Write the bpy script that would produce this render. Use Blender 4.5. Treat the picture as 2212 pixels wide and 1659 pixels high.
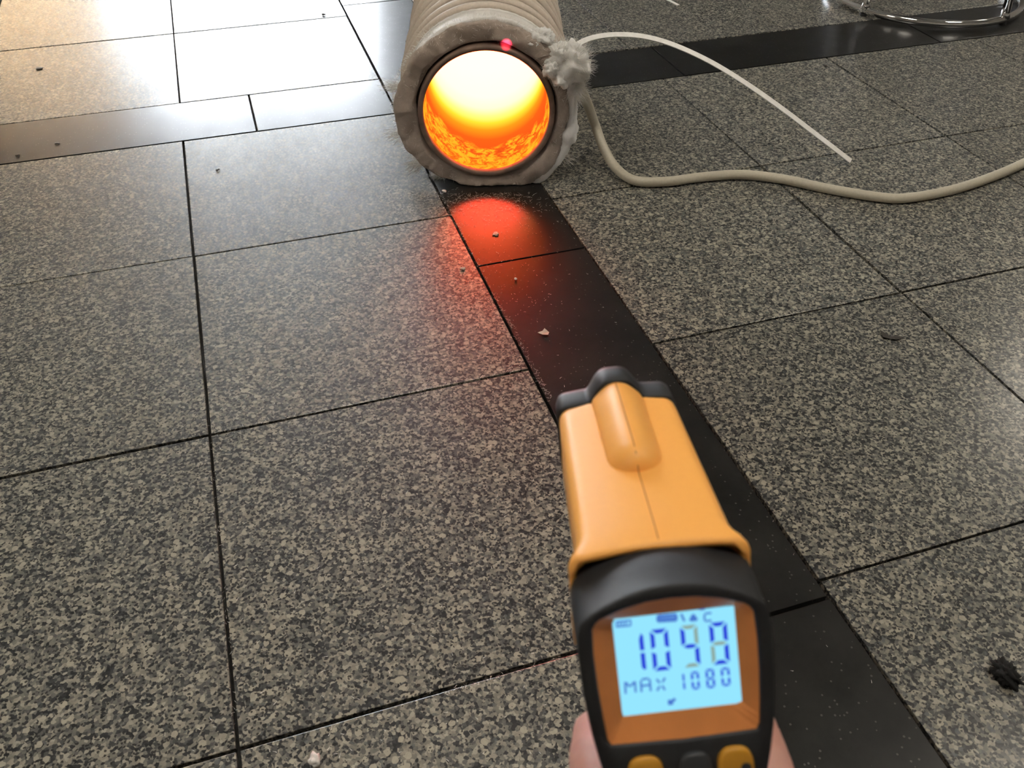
import bpy, bmesh, math, random
from mathutils import Vector, Matrix, noise
random.seed(7)
D = bpy.data
for o in list(D.objects): D.objects.remove(o)
scene = bpy.context.scene
col = scene.collection
V = Vector
R_ = math.radians

# ------------------------------------------------------------------ camera
TILE = 0.4                                    # one floor tile, metres
FPX = 1889.2                                  # focal length in px of the 2212 x 1659 frame
CAM = V((0.27898807, -4.01940703, 1.83666624)) * TILE
RIGHT = V((0.95184835, -0.30651801, 0.0056067))
DOWN = V((-0.19951119, -0.63323232, -0.74780487))
FWD = V((0.232766, 0.71067823, -0.66389491))
cd = D.cameras.new('camera'); cam = D.objects.new('camera', cd); col.objects.link(cam)
cd.sensor_width = 36; cd.sensor_fit = 'HORIZONTAL'; cd.lens = 36 * FPX / 2212
cd.clip_start = 0.02; cd.clip_end = 60
cam.matrix_world = Matrix(((RIGHT.x, -DOWN.x, -FWD.x, CAM.x), (RIGHT.y, -DOWN.y, -FWD.y, CAM.y),
                           (RIGHT.z, -DOWN.z, -FWD.z, CAM.z), (0, 0, 0, 1)))
cd.dof.use_dof = True; cd.dof.focus_distance = 1.30; cd.dof.aperture_fstop = 21
scene.camera = cam

def ray(x, y): return RIGHT * ((x - 1106) / FPX) + DOWN * ((y - 829.5) / FPX) + FWD
def gnd(x, y, z=0.0):
    d = ray(x, y); return CAM + d * ((z - CAM.z) / d.z)
def hit(x, y, P, n):
    d = ray(x, y); return CAM + d * ((P - CAM).dot(n) / d.dot(n))
def at_depth(x, y, z): return CAM + ray(x, y) * z
def depth_of(P): return (P - CAM).dot(FWD)

# ------------------------------------------------------------------ world and exposure
w = D.worlds.new('World'); scene.world = w; w.use_nodes = True
bg = w.node_tree.nodes['Background']
bg.inputs[0].default_value = (0.88, 0.94, 1.0, 1); bg.inputs[1].default_value = 60.0
scene.view_settings.view_transform = 'Standard'; scene.view_settings.look = 'None'
scene.view_settings.exposure = 0.0; scene.view_settings.gamma = 1.0
scene.view_settings.use_curve_mapping = False
LAMP = 25.5                                    # ceiling panel radiance

# ------------------------------------------------------------------ helpers
def link(o, parent=None):
    col.objects.link(o)
    if parent is not None: o.parent = parent
    return o
def tag(o, label=None, cat=None, group=None, kind=None):
    if label: o['label'] = label
    if cat: o['category'] = cat
    if group: o['group'] = group
    if kind: o['kind'] = kind
    return o
def mesh(name, verts, faces, mat=None, parent=None, smooth=False):
    m = D.meshes.new(name); m.from_pydata([tuple(v) for v in verts], [], faces); m.update()
    bm = bmesh.new(); bm.from_mesh(m); bmesh.ops.recalc_face_normals(bm, faces=bm.faces); bm.to_mesh(m); bm.free()
    if mat: m.materials.append(mat)
    if smooth:
        for p in m.polygons: p.use_smooth = True
    return link(D.objects.new(name, m), parent)
def bm_obj(name, bm, mat=None, parent=None, smooth=False):
    m = D.meshes.new(name); bm.to_mesh(m); bm.free()
    if mat: m.materials.append(mat)
    if smooth:
        for p in m.polygons: p.use_smooth = True
    return link(D.objects.new(name, m), parent)
def empty(name, loc, rz=0, parent=None):
    o = D.objects.new(name, None); o.location = loc; o.rotation_euler = (0, 0, rz); o.empty_display_size = 0.05
    return link(o, parent)
def bevel(o, w_, seg=2):
    md = o.modifiers.new('bevel', 'BEVEL'); md.width = w_; md.segments = seg; md.limit_method = 'ANGLE'; return o
def box_vf(x0, x1, y0, y1, z0, z1):
    v = [(x0, y0, z0), (x1, y0, z0), (x1, y1, z0), (x0, y1, z0), (x0, y0, z1), (x1, y0, z1), (x1, y1, z1), (x0, y1, z1)]
    f = [(3, 2, 1, 0), (4, 5, 6, 7), (0, 1, 5, 4), (1, 2, 6, 5), (2, 3, 7, 6), (3, 0, 4, 7)]
    return v, f
def box(name, x0, x1, y0, y1, z0, z1, mat, parent=None):
    v, f = box_vf(x0, x1, y0, y1, z0, z1); return mesh(name, v, f, mat, parent)
def loft(sections, cap0=True, cap1=True, closed=True):
    """sections: list of lists of points, same count -> verts, faces"""
    n = len(sections[0]); vs = [p for s in sections for p in s]; fs = []
    for i in range(len(sections) - 1):
        for j in range(n if closed else n - 1):
            k = (j + 1) % n
            fs.append((i * n + j, i * n + k, (i + 1) * n + k, (i + 1) * n + j))
    if cap0: fs.append(tuple(range(n - 1, -1, -1)))
    if cap1: fs.append(tuple(range((len(sections) - 1) * n, len(sections) * n)))
    return vs, fs
def catmull(pts, per=8):
    P = [pts[0] * 2 - pts[1]] + list(pts) + [pts[-1] * 2 - pts[-2]]; out = []
    for i in range(1, len(P) - 2):
        a, b, c, d = P[i - 1], P[i], P[i + 1], P[i + 2]
        for k in range(per):
            t = k / per
            out.append(0.5 * ((2 * b) + (c - a) * t + (2 * a - 5 * b + 4 * c - d) * t * t + (3 * b - a - 3 * c + d) * t ** 3))
    out.append(pts[-1].copy()); return out
def sweep(path, rad, n=10, flat=1.0, up=V((0, 0, 1)), closed=False):
    secs = []
    m = len(path)
    for i, p in enumerate(path):
        if closed: t = path[(i + 1) % m] - path[i - 1]
        else: t = path[min(i + 1, m - 1)] - path[max(i - 1, 0)]
        t = t.normalized(); s = t.cross(up)
        if s.length < 1e-4: s = t.cross(V((1, 0, 0)))
        s.normalize(); u = s.cross(t)
        r = rad(i / max(1, m - 1)) if callable(rad) else rad
        secs.append([p + s * (r * math.cos(2 * math.pi * k / n)) + u * (r * flat * math.sin(2 * math.pi * k / n)) for k in range(n)])
    if closed: secs.append(secs[0])
    return loft(secs, not closed, not closed)
def lathe(profile, n=96):
    """profile of (r, y): revolve about local Y axis"""
    secs = []
    for k in range(n + 1):
        a = 2 * math.pi * k / n
        secs.append([V((r * math.cos(a), y, r * math.sin(a))) for r, y in profile])
    vs, fs = loft(secs, False, False, closed=False)
    return vs, fs
def weld(o):
    bm = bmesh.new(); bm.from_mesh(o.data); bmesh.ops.remove_doubles(bm, verts=bm.verts, dist=1e-6)
    bmesh.ops.recalc_face_normals(bm, faces=bm.faces); bm.to_mesh(o.data); bm.free(); return o

# ------------------------------------------------------------------ materials
class NT:
    def __init__(s, name):
        s.m = D.materials.new(name); s.m.use_nodes = True; s.t = s.m.node_tree; s.n = s.t.nodes
        s.b = s.n['Principled BSDF']
    def node(s, typ, **kw):
        nd = s.n.new(typ)
        for k, v in kw.items():
            if k.startswith('in_'): nd.inputs[k[3:].replace('_', ' ')].default_value = v
            else: setattr(nd, k, v)
        return nd
    def l(s, a, b): s.t.links.new(a, b)
    def ramp(s, stops, interp='LINEAR'):
        r = s.n.new('ShaderNodeValToRGB'); r.color_ramp.interpolation = interp
        e = r.color_ramp.elements
        while len(e) < len(stops): e.new(0.5)
        for el, (p, c) in zip(e, stops): el.position = p; el.color = (c[0], c[1], c[2], 1)
        return r
    def mix(s, fac, a, b, blend='MIX'):
        m = s.n.new('ShaderNodeMix'); m.data_type = 'RGBA'; m.blend_type = blend
        for inp, v in ((m.inputs[0], fac), (m.inputs[6], a), (m.inputs[7], b)):
            if hasattr(v, 'links') or hasattr(v, 'is_linked'): s.l(v, inp)
            else: inp.default_value = v if not isinstance(v, tuple) else (*v, 1)
        return m.outputs[2]
    def math(s, op, a, b=0.0, clamp=False):
        m = s.n.new('ShaderNodeMath'); m.operation = op; m.use_clamp = clamp
        for inp, v in ((m.inputs[0], a), (m.inputs[1], b)):
            if hasattr(v, 'is_linked'): s.l(v, inp)
            else: inp.default_value = v
        return m.outputs[0]
    def bump(s, h, strength=0.3, dist=0.001):
        b = s.n.new('ShaderNodeBump'); b.inputs['Strength'].default_value = strength; b.inputs['Distance'].default_value = dist
        s.l(h, b.inputs['Height']); s.l(b.outputs[0], s.b.inputs['Normal'])
    def objcoord(s, rnd=True):
        tc = s.n.new('ShaderNodeTexCoord')
        if not rnd: return tc.outputs['Object']
        oi = s.n.new('ShaderNodeObjectInfo'); mul = s.n.new('ShaderNodeVectorMath'); mul.operation = 'MULTIPLY_ADD'
        cb = s.n.new('ShaderNodeCombineXYZ')
        for i in range(3): s.l(oi.outputs['Random'], cb.inputs[i])
        s.l(cb.outputs[0], mul.inputs[0]); mul.inputs[1].default_value = (37.0, 53.0, 11.0); s.l(tc.outputs['Object'], mul.inputs[2])
        s.oi = oi
        return mul.outputs[0]
def plain(name, c, rough=0.5, metal=0.0, noise_amt=0.06, scale=120, bump=0.0, spec=0.5):
    t = NT(name); co = t.objcoord(False)
    nz = t.node('ShaderNodeTexNoise', in_Scale=scale, in_Detail=4.0); t.l(co, nz.inputs['Vector'])
    a = tuple(x * (1 - noise_amt) for x in c); b = tuple(min(1, x * (1 + noise_amt)) for x in c)
    r = t.ramp([(0.3, a), (0.7, b)]); t.l(nz.outputs[0], r.inputs[0]); t.l(r.outputs[0], t.b.inputs['Base Color'])
    t.b.inputs['Roughness'].default_value = rough; t.b.inputs['Metallic'].default_value = metal
    t.b.inputs['Specular IOR Level'].default_value = spec
    if bump: t.bump(nz.outputs[0], bump, 0.0008)
    return t.m
def granite():
    t = NT('speckled_granite'); co = t.objcoord()
    n1 = t.node('ShaderNodeTexNoise', in_Scale=260.0, in_Detail=3.0); t.l(co, n1.inputs['Vector'])
    va = t.n.new('ShaderNodeVectorMath'); va.operation = 'MULTIPLY_ADD'; t.l(n1.outputs['Color'], va.inputs[0])
    va.inputs[1].default_value = (0.0034, 0.0034, 0.0034); t.l(co, va.inputs[2])
    def vor(scale):
        v = t.node('ShaderNodeTexVoronoi', in_Scale=scale); t.l(va.outputs[0], v.inputs['Vector'])
        q = t.n.new('ShaderNodeSeparateColor'); t.l(v.outputs['Color'], q.inputs[0]); return v, q
    v1, s1 = vor(325.0)
    cl = t.node('ShaderNodeTexNoise', in_Scale=85.0, in_Detail=3.0); t.l(co, cl.inputs['Vector'])
    mixv = t.math('ADD', t.math('MULTIPLY', s1.outputs[0], 0.66), t.math('MULTIPLY', cl.outputs[0], 0.40))
    r = t.ramp([(0.20, (0.012, 0.013, 0.014)), (0.32, (0.036, 0.038, 0.040)), (0.43, (0.085, 0.086, 0.082)), (0.52, (0.145, 0.142, 0.128)),
                (0.64, (0.21, 0.198, 0.168)), (0.76, (0.31, 0.29, 0.238)), (0.92, (0.41, 0.385, 0.315))])
    t.l(mixv, r.inputs[0])
    vg, sg = vor(170.0)
    gre = t.math('MULTIPLY', t.math('GREATER_THAN', sg.outputs[2], 0.84), t.math('LESS_THAN', vg.outputs['Distance'], 0.42))
    c0 = t.mix(t.math('MULTIPLY', gre, 0.75), r.outputs[0], (0.10, 0.112, 0.112))
    v2, s2 = vor(120.0)
    big = t.math('MULTIPLY', t.math('GREATER_THAN', s2.outputs[1], 0.84), t.math('LESS_THAN', v2.outputs['Distance'], 0.40))
    c1 = t.mix(t.math('MULTIPLY', big, 0.85), c0, (0.43, 0.395, 0.315))
    v3, s3 = vor(400.0)
    dk = t.math('MULTIPLY', t.math('GREATER_THAN', s3.outputs[2], 0.83), t.math('LESS_THAN', v3.outputs['Distance'], 0.5))
    c2 = t.mix(t.math('MULTIPLY', dk, 0.9), c1, (0.014, 0.014, 0.015))
    # each slab a little lighter or darker
    hv = t.math('ADD', t.math('MULTIPLY', t.oi.outputs['Random'], 0.22), 0.89)
    c3 = t.mix(1.0, c2, hv, 'MULTIPLY')
    t.l(c3, t.b.inputs['Base Color'])
    sm = t.node('ShaderNodeTexNoise', in_Scale=9.0, in_Detail=5.0, in_Roughness=0.65); t.l(co, sm.inputs['Vector'])
    rr = t.ramp([(0.3, (0.38,) * 3), (0.7, (0.50,) * 3)]); t.l(sm.outputs[0], rr.inputs[0]); t.l(rr.outputs[0], t.b.inputs['Roughness'])
    t.b.inputs['IOR'].default_value = 1.52
    t.b.inputs['Specular IOR Level'].default_value = 0.2; t.b.inputs['Coat Weight'].default_value = 0.75; t.b.inputs['Coat Roughness'].default_value = 0.23
    return t.m
def black_stone():
    t = NT('polished_black_stone'); co = t.objcoord()
    v = t.node('ShaderNodeTexVoronoi', in_Scale=260.0); t.l(co, v.inputs['Vector'])
    s = t.n.new('ShaderNodeSeparateColor'); t.l(v.outputs['Color'], s.inputs[0])
    sp = t.math('MULTIPLY', t.math('GREATER_THAN', s.outputs[0], 0.90), t.math('LESS_THAN', v.outputs['Distance'], 0.28))
    sm = t.node('ShaderNodeTexNoise', in_Scale=14.0, in_Detail=6.0, in_Roughness=0.7); t.l(co, sm.inputs['Vector'])
    r = t.ramp([(0.35, (0.0035, 0.0035, 0.0038)), (0.7, (0.014, 0.0135, 0.0125))]); t.l(sm.outputs[0], r.inputs[0])
    t.l(t.mix(t.math('MULTIPLY', sp, 0.6), r.outputs[0], (0.11, 0.11, 0.10)), t.b.inputs['Base Color'])
    rr = t.ramp([(0.3, (0.34,) * 3), (0.7, (0.46,) * 3)]); t.l(sm.outputs[0], rr.inputs[0]); t.l(rr.outputs[0], t.b.inputs['Roughness'])
    t.b.inputs['IOR'].default_value = 1.55
    t.b.inputs['Specular IOR Level'].default_value = 0.15; t.b.inputs['Coat Weight'].default_value = 0.62; t.b.inputs['Coat Roughness'].default_value = 0.19
    return t.m
def wool(name, c, fib=900.0, sheen=0.3, strength=0.7, lo=0.72, rough=0.9, spec=0.15):
    t = NT(name); co = t.objcoord(False)
    mp = t.n.new('ShaderNodeMapping'); mp.inputs['Scale'].default_value = (1.0, 0.3, 1.0); t.l(co, mp.inputs['Vector'])
    n1 = t.node('ShaderNodeTexNoise', in_Scale=fib, in_Detail=5.0, in_Distortion=1.6); t.l(mp.outputs[0], n1.inputs['Vector'])
    n2 = t.node('ShaderNodeTexNoise', in_Scale=45.0, in_Detail=4.0); t.l(co, n2.inputs['Vector'])
    f = t.math('ADD', t.math('MULTIPLY', n1.outputs[0], 0.5), t.math('MULTIPLY', n2.outputs[0], 0.5))
    r = t.ramp([(0.32, tuple(x * lo for x in c)), (0.68, tuple(min(1, x * 1.12) for x in c))]); t.l(f, r.inputs[0])
    t.l(r.outputs[0], t.b.inputs['Base Color']); t.b.inputs['Roughness'].default_value = rough
    t.b.inputs['Sheen Weight'].default_value = sheen; t.b.inputs['Specular IOR Level'].default_value = spec
    t.bump(f, strength, 0.003)
    return t.m
def emit(name, c, s):
    m = D.materials.new(name); m.use_nodes = True; nt = m.node_tree; nt.nodes.remove(nt.nodes['Principled BSDF'])
    e = nt.nodes.new('ShaderNodeEmission'); e.inputs[0].default_value = (*c, 1); e.inputs[1].default_value = s
    nt.links.new(e.outputs[0], nt.nodes['Material Output'].inputs[0]); return m
def hot_bore():
    """incandescent wall: dull orange at the mouth, white hot deep inside (depth along local Y)"""
    t = NT('incandescent_wall'); t.n.remove(t.b)
    tc = t.n.new('ShaderNodeTexCoord'); co = tc.outputs['Object']
    sp = t.n.new('ShaderNodeSeparateXYZ'); t.l(co, sp.inputs[0])
    y = sp.outputs['Y']
    n = t.node('ShaderNodeTexNoise', in_Scale=60.0, in_Detail=8.0, in_Roughness=0.72, in_Distortion=0.6); t.l(co, n.inputs['Vector'])
    n2 = t.node('ShaderNodeTexNoise', in_Scale=14.0, in_Detail=3.0); t.l(co, n2.inputs['Vector'])
    # scale patches near the mouth glow yellower than the bare wall
    lim = t.math('ADD', t.math('MULTIPLY', n2.outputs[0], 0.20), 0.0)
    front = t.math('MULTIPLY', t.math('SUBTRACT', lim, y), 40.0, True)
    patch = t.math('MULTIPLY', t.math('MULTIPLY', t.math('SUBTRACT', n.outputs[0], 0.45), 9.0, True), front)
    wall = t.ramp([(0.0, (1.05, 0.20, 0.010)), (0.16, (1.0, 0.105, 0.010)), (0.27, (1.05, 0.135, 0.010)), (0.36, (1.5, 0.36, 0.012)),
                   (0.43, (2.3, 0.84, 0.04)), (0.50, (4.0, 1.15, 0.28)), (0.58, (10.0, 1.4, 0.72)), (0.70, (24.0, 1.8, 0.90)), (1.0, (46.0, 2.2, 0.95))])
    t.l(t.math('DIVIDE', y, 0.42), wall.inputs[0])
    c = t.mix(patch, wall.outputs[0], (1.15, 0.52, 0.022))
    crack = t.math('MULTIPLY', t.math('LESS_THAN', n.outputs[0], 0.40), t.math('MULTIPLY', front, 0.35))
    c = t.mix(crack, c, (0.62, 0.07, 0.006))
    e = t.n.new('ShaderNodeEmission'); t.l(c, e.inputs[0]); e.inputs[1].default_value = 1.0
    t.l(e.outputs[0], t.n['Material Output'].inputs[0]); return t.m

M = dict(
    granite=granite(), black=black_stone(),
    grout=plain('grout', (0.012, 0.010, 0.008), 0.95, 0, 0.5, 300, 0.6),
    wall=plain('wall_paint', (0.24, 0.215, 0.185), 0.85, 0, 0.04, 3),
    ceil=plain('ceiling_paint', (0.34, 0.32, 0.29), 0.9, 0, 0.03, 3),
    frame=plain('dark_metal_frame', (0.05, 0.045, 0.04), 0.4, 0.6),
    lampf=plain('white_metal', (0.7, 0.7, 0.7), 0.4),
    lamp=emit('lamp_diffuser', (1.0, 0.92, 0.78), LAMP),
    pave=plain('outside_paving', (0.35, 0.34, 0.32), 0.9, 0, 0.2, 8),
    wool=wool('grey_mineral_wool', (0.50, 0.41, 0.345)),
    wool_white=wool('white_mineral_wool', (0.97, 0.94, 0.90), 700.0, 0.6, 0.5, 0.88),
    cloth=wool('white_glass_cloth', (0.86, 0.83, 0.80), 1600.0, 0.2, 0.2, 0.9, 0.38, 0.6),
    rim=plain('fired_rim', (0.20, 0.13, 0.095), 0.6, 0.0, 0.3, 60, 0.4),
    steel=plain('groove_shade_steel', (0.035, 0.026, 0.02), 0.8, 0.2, 0.3, 40),  # shell coloured dark so gaps between the cable turns look shaded
    chrome=plain('chrome', (0.82, 0.82, 0.82), 0.07, 1.0, 0.02),
    seat=plain('black_vinyl', (0.02, 0.02, 0.02), 0.4),
    tie=plain('white_nylon', (0.93, 0.92, 0.89), 0.35),
    orange=plain('orange_plastic', (1.0, 0.46, 0.10), 0.42, 0, 0.02, 400, 0.02),
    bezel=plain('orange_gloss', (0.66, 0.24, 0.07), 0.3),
    rubber=plain('black_plastic', (0.012, 0.0125, 0.015), 0.58, 0, 0.1, 500, 0.03),
    seam=plain('seam_shadow_gap', (0.42, 0.13, 0.02), 0.7),
    button=plain('amber_button', (0.55, 0.26, 0.02), 0.4),
    grey_button=plain('grey_button', (0.03, 0.032, 0.036), 0.4),
    glass=None, skin=None,
    lcd=emit('lcd_backlight', (0.30, 0.78, 1.0), 1.02),
    seg=emit('lcd_segment_blue', (0.028, 0.065, 0.70), 1.0),
    ghost=emit('lcd_segment_faded', (0.27, 0.40, 0.36), 1.0),
    mark=emit('lcd_mark', (0.07, 0.19, 0.62), 1.0),
    chip=plain('dark_chip', (0.03, 0.024, 0.018), 0.7, 0, 0.4, 500, 0.5),
    lint=plain('black_lint', (0.006, 0.006, 0.006), 0.9, 0, 0.3, 600),
    flake=plain('white_flake', (0.75, 0.72, 0.68), 0.7, 0, 0.15, 300, 0.4),
    paper=plain('pale_chip', (0.50, 0.43, 0.36), 0.6),
    sleeve=plain('navy_sleeve', (0.03, 0.035, 0.05), 0.9, 0, 0.3, 900, 0.5),
)
def skin_mat():
    t = NT('skin'); co = t.objcoord(False)
    n = t.node('ShaderNodeTexNoise', in_Scale=90.0, in_Detail=4.0); t.l(co, n.inputs['Vector'])
    r = t.ramp([(0.35, (0.58, 0.29, 0.235)), (0.65, (0.68, 0.37, 0.31))]); t.l(n.outputs[0], r.inputs[0]); t.l(r.outputs[0], t.b.inputs['Base Color'])
    t.b.inputs['Roughness'].default_value = 0.5; t.b.inputs['Subsurface Weight'].default_value = 0.15
    t.b.inputs['Subsurface Radius'].default_value = (0.01, 0.004, 0.002); t.b.inputs['Subsurface Scale'].default_value = 0.3
    t.bump(n.outputs[0], 0.15, 0.0005); return t.m
def fibre_mat():
    t = NT('wool_fibre'); tr = t.n.new('ShaderNodeBsdfTranslucent'); tr.inputs[0].default_value = (0.98, 0.96, 0.92, 1)
    t.b.inputs['Base Color'].default_value = (0.97, 0.95, 0.91, 1); t.b.inputs['Roughness'].default_value = 0.4
    mx = t.n.new('ShaderNodeMixShader'); mx.inputs[0].default_value = 0.5
    t.l(t.b.outputs[0], mx.inputs[1]); t.l(tr.outputs[0], mx.inputs[2]); t.l(mx.outputs[0], t.n['Material Output'].inputs[0]); return t.m
M['fibre'] = fibre_mat()
M['skin'] = skin_mat(); M['nail'] = plain('nail', (0.72, 0.45, 0.40), 0.3)
def glass_mat():
    t = NT('window_glass'); t.b.inputs['Base Color'].default_value = (1, 1, 1, 1); t.b.inputs['Roughness'].default_value = 0.0
    t.b.inputs['Transmission Weight'].default_value = 1.0; t.b.inputs['IOR'].default_value = 1.02; return t.m
M['glass'] = glass_mat()
def curtain_mat():
    t = NT('beige_curtain'); tr = t.n.new('ShaderNodeBsdfTranslucent'); tr.inputs[0].default_value = (0.88, 0.74, 0.56, 1)
    t.b.inputs['Base Color'].default_value = (0.6, 0.48, 0.35, 1); t.b.inputs['Roughness'].default_value = 0.9
    mx = t.n.new('ShaderNodeMixShader'); mx.inputs[0].default_value = 0.65
    t.l(t.b.outputs[0], mx.inputs[1]); t.l(tr.outputs[0], mx.inputs[2]); t.l(mx.outputs[0], t.n['Material Output'].inputs[0]); return t.m
M['curtain'] = curtain_mat()
def cable_mat(name, c):
    """braided sleeve: fine ribs across the cable"""
    t = NT(name); co = t.objcoord(False)
    wv = t.node('ShaderNodeTexNoise', in_Scale=260.0, in_Detail=3.0); t.l(co, wv.inputs['Vector'])
    n2 = t.node('ShaderNodeTexNoise', in_Scale=18.0, in_Detail=3.0); t.l(co, n2.inputs['Vector'])
    f = t.math('ADD', t.math('MULTIPLY', wv.outputs[0], 0.5), t.math('MULTIPLY', n2.outputs[0], 0.5))
    r = t.ramp([(0.3, tuple(x * 0.8 for x in c)), (0.7, c)]); t.l(f, r.inputs[0]); t.l(r.outputs[0], t.b.inputs['Base Color'])
    t.b.inputs['Roughness'].default_value = 0.42; t.bump(wv.outputs[0], 0.35, 0.0008); return t.m
M['cable'] = cable_mat('braided_cable', (0.60, 0.55, 0.44))
M['winding'] = cable_mat('winding_cable', (0.78, 0.67, 0.57))

# ------------------------------------------------------------------ room shell
X0, X1, Y0, Y1, H = -2.95, 5.4, -3.6, 5.6, 3.2
floor = box('floor', X0 - .15, X1 + .15, Y0 - .15, Y1 + .15, -0.12, -0.009, M['grout'])
tag(floor, 'grey granite floor with dark joints and crossing black stone bands', kind='structure')
ceil = tag(box('ceiling', X0 - .15, X1 + .15, Y0 - .15, Y1 + .15, H, H + .12, M['ceil']), 'plain pale ceiling', kind='structure')
tag(box('wall_left', X0 - .15, X0, Y0 - .15, Y1 + .15, 0, H, M['wall']), 'plain beige wall on the left', kind='structure')
tag(box('wall_right', X1, X1 + .15, Y0 - .15, Y1 + .15, 0, H, M['wall']), 'plain beige wall on the right', kind='structure')
tag(box('wall_front', X0, X1, Y0 - .15, Y0, 0, H, M['wall']), 'plain beige wall behind the camera', kind='structure')
DX0, DX1, DH, WX0 = -0.58, 1.36, 2.34, -1.85          # door opening and the curtained window beside it
wb = empty('wall_back', (0, Y1, 0)); tag(wb, 'beige end wall with a bright glazed doorway', kind='structure')
for nm, a in (('wall_panel', (X0, WX0, 0, H)), ('wall_panel', (DX1, X1, 0, H)), ('wall_panel', (WX0, DX1, DH, H))):
    box(nm, a[0], a[1], 0, .15, a[2], a[3], M['wall'], wb)
dr = empty('door_1', ((DX0 + DX1) / 2, Y1 + .05, 0)); tag(dr, 'glazed double door letting in bright daylight', kind='structure')
wd = DX1 - DX0
box('door_frame', -wd / 2, -wd / 2 + .05, 0, .07, 0, DH, M['frame'], dr); box('door_frame', wd / 2 - .05, wd / 2, 0, .07, 0, DH, M['frame'], dr)
box('door_frame', -wd / 2 + .05, wd / 2 - .05, 0, .07, DH - .05, DH, M['frame'], dr)
for s in (-1, 1):
    x0, x1 = (-wd / 2 + .05, -.002) if s < 0 else (.002, wd / 2 - .05)
    lf = box('door_leaf', x0, x0 + .035, .02, .05, .01, DH - .05, M['frame'], dr)
    box('leaf_rail', x1 - .035, x1, .02, .05, .01, DH - .05, M['frame'], lf)
    box('leaf_rail', x0 + .035, x1 - .035, .02, .05, .01, .08, M['frame'], lf); box('leaf_rail', x0 + .035, x1 - .035, .02, .05, DH - .09, DH - .05, M['frame'], lf)
    box('pane', x0 + .035, x1 - .035, .032, .038, .08, DH - .09, M['glass'], lf)
    v, f = sweep([V((-s * -.07, .0, .85)), V((-s * -.07, -.0, 1.25))], .012, 10); mesh('handle', v, f, M['chrome'], lf, True)
wn = empty('window_1', ((WX0 + DX0) / 2, Y1 + .05, 0)); tag(wn, 'tall curtained window beside the glazed door', kind='structure')
ww = DX0 - WX0
for a in ((-ww / 2, -ww / 2 + .05, 0, DH), (ww / 2 - .05, ww / 2, 0, DH)): box('window_frame', a[0], a[1], 0, .07, a[2], a[3], M['frame'], wn)
box('window_frame', -ww / 2 + .05, ww / 2 - .05, 0, .07, DH - .05, DH, M['frame'], wn)
box('pane', -ww / 2 + .05, ww / 2 - .05, .032, .038, 0, DH - .05, M['glass'], wn)
cv, cf = [], []
NC = 150
for i in range(NC + 1):
    x = WX0 + .02 + (DX0 - WX0 - .12) * i / NC; y = Y1 - .06 + .03 * math.sin(i * .55 + 1.3 * math.sin(i * .09)); cv += [(x, y, .03), (x, y, DH + .02)]
for i in range(NC): cf.append((2 * i, 2 * i + 2, 2 * i + 3, 2 * i + 1))
cu = mesh('curtain', cv, cf, M['curtain'], None, True); sd = cu.modifiers.new('thick', 'SOLIDIFY'); sd.thickness = .002
tag(cu, 'beige pleated curtain hanging over the window beside the door', 'curtain')
v, f = sweep([V((WX0 - .05, Y1 - .06, DH + .035)), V((DX0, Y1 - .06, DH + .035))], .012, 10)
tag(mesh('curtain_rail', v, f, M['chrome'], None, True), 'slim chrome rail carrying the beige curtain', 'curtain rail')
tag(box('outside_ground', -14, 14, Y1 + .15, 22, -.15, -.03, M['pave']), 'pale paving outside the glazed door', kind='structure')
# daylight entering by the door: portal so that the sky is sampled through the opening
pl = D.lights.new('door_portal', 'AREA'); pl.shape = 'RECTANGLE'; pl.size = wd; pl.size_y = DH; pl.cycles.is_portal = True
po = link(D.objects.new('door_portal', pl)); po.location = ((DX0 + DX1) / 2, Y1 + .16, DH / 2); po.rotation_euler = (R_(-90), 0, 0)
# unseen ceiling panels added as room fill; the right one makes the floor glare
def panel(x, y, label, w_=0.6):
    e = empty('unseen_ceiling_light', (x, y, H)); tag(e, label, 'ceiling light', 'square ceiling lights')
    h = w_ / 2
    for a in ((-h - .03, h + .03, -h - .03, -h), (-h - .03, h + .03, h, h + .03), (-h - .03, -h, -h, h), (h, h + .03, -h, h)):
        box('light_frame', a[0], a[1], a[2], a[3], -.05, 0, M['lampf'], e)
    box('diffuser', -h, h, -h, h, -.035, -.02, M['lamp'], e)
for x, y, lb_ in ((5.0, 1.35, 'square ceiling light beyond the bar stool near the right wall'), (2.75, -1.05, 'added square fill light over the trailing cable end'),
                  (0.35, -1.0, 'added square fill light right above the thermometer gun'), (-2.2, -1.3, 'added square fill light near the left wall')):
    panel(x, y, lb_)

# ------------------------------------------------------------------ floor tiles
GAP = 0.0036
_tile_mesh = {}
def tile_mesh(w_, h_, mat):
    k = (round(w_, 4), round(h_, 4), mat)
    if k not in _tile_mesh:
        b = 0.0006; x, y = w_ / 2 - GAP / 2, h_ / 2 - GAP / 2
        secs = [[V((sx * (x - i), sy * (y - i), z)) for sx, sy in ((-1, -1), (1, -1), (1, 1), (-1, 1))] for i, z in ((0, -.02), (0, -b), (b * .35, -b * .3), (b, 0))]
        vs, fs = loft(secs)
        m = D.meshes.new('tile'); m.from_pydata([tuple(p) for p in vs], [], fs); m.update(); m.materials.append(M[mat]); _tile_mesh[k] = m
    return _tile_mesh[k]
UL = [-7 + k for k in range(9)]                        # tile lines left of the band, in tiles: -7 .. 1
UR = [1.434 + .981 * k for k in range(13)]
SL, SR, BT = 1.0, 1.434, 0.43
VU = [BT + .983 * k for k in range(14)]; VD = [-k for k in range(9)]
rects = []
def cells(us, vs):
    for a, b in zip(us[:-1], us[1:]):
        for c, d in zip(vs[:-1], vs[1:]): rects.append((a, b, min(c, d), max(c, d), 'granite'))
for us in (UL, UR):
    cells(us, VU); cells(us, VD)
cj = [-7.0, -6.12, -4.51, -2.9, -1.285, .332, SL]
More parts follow.
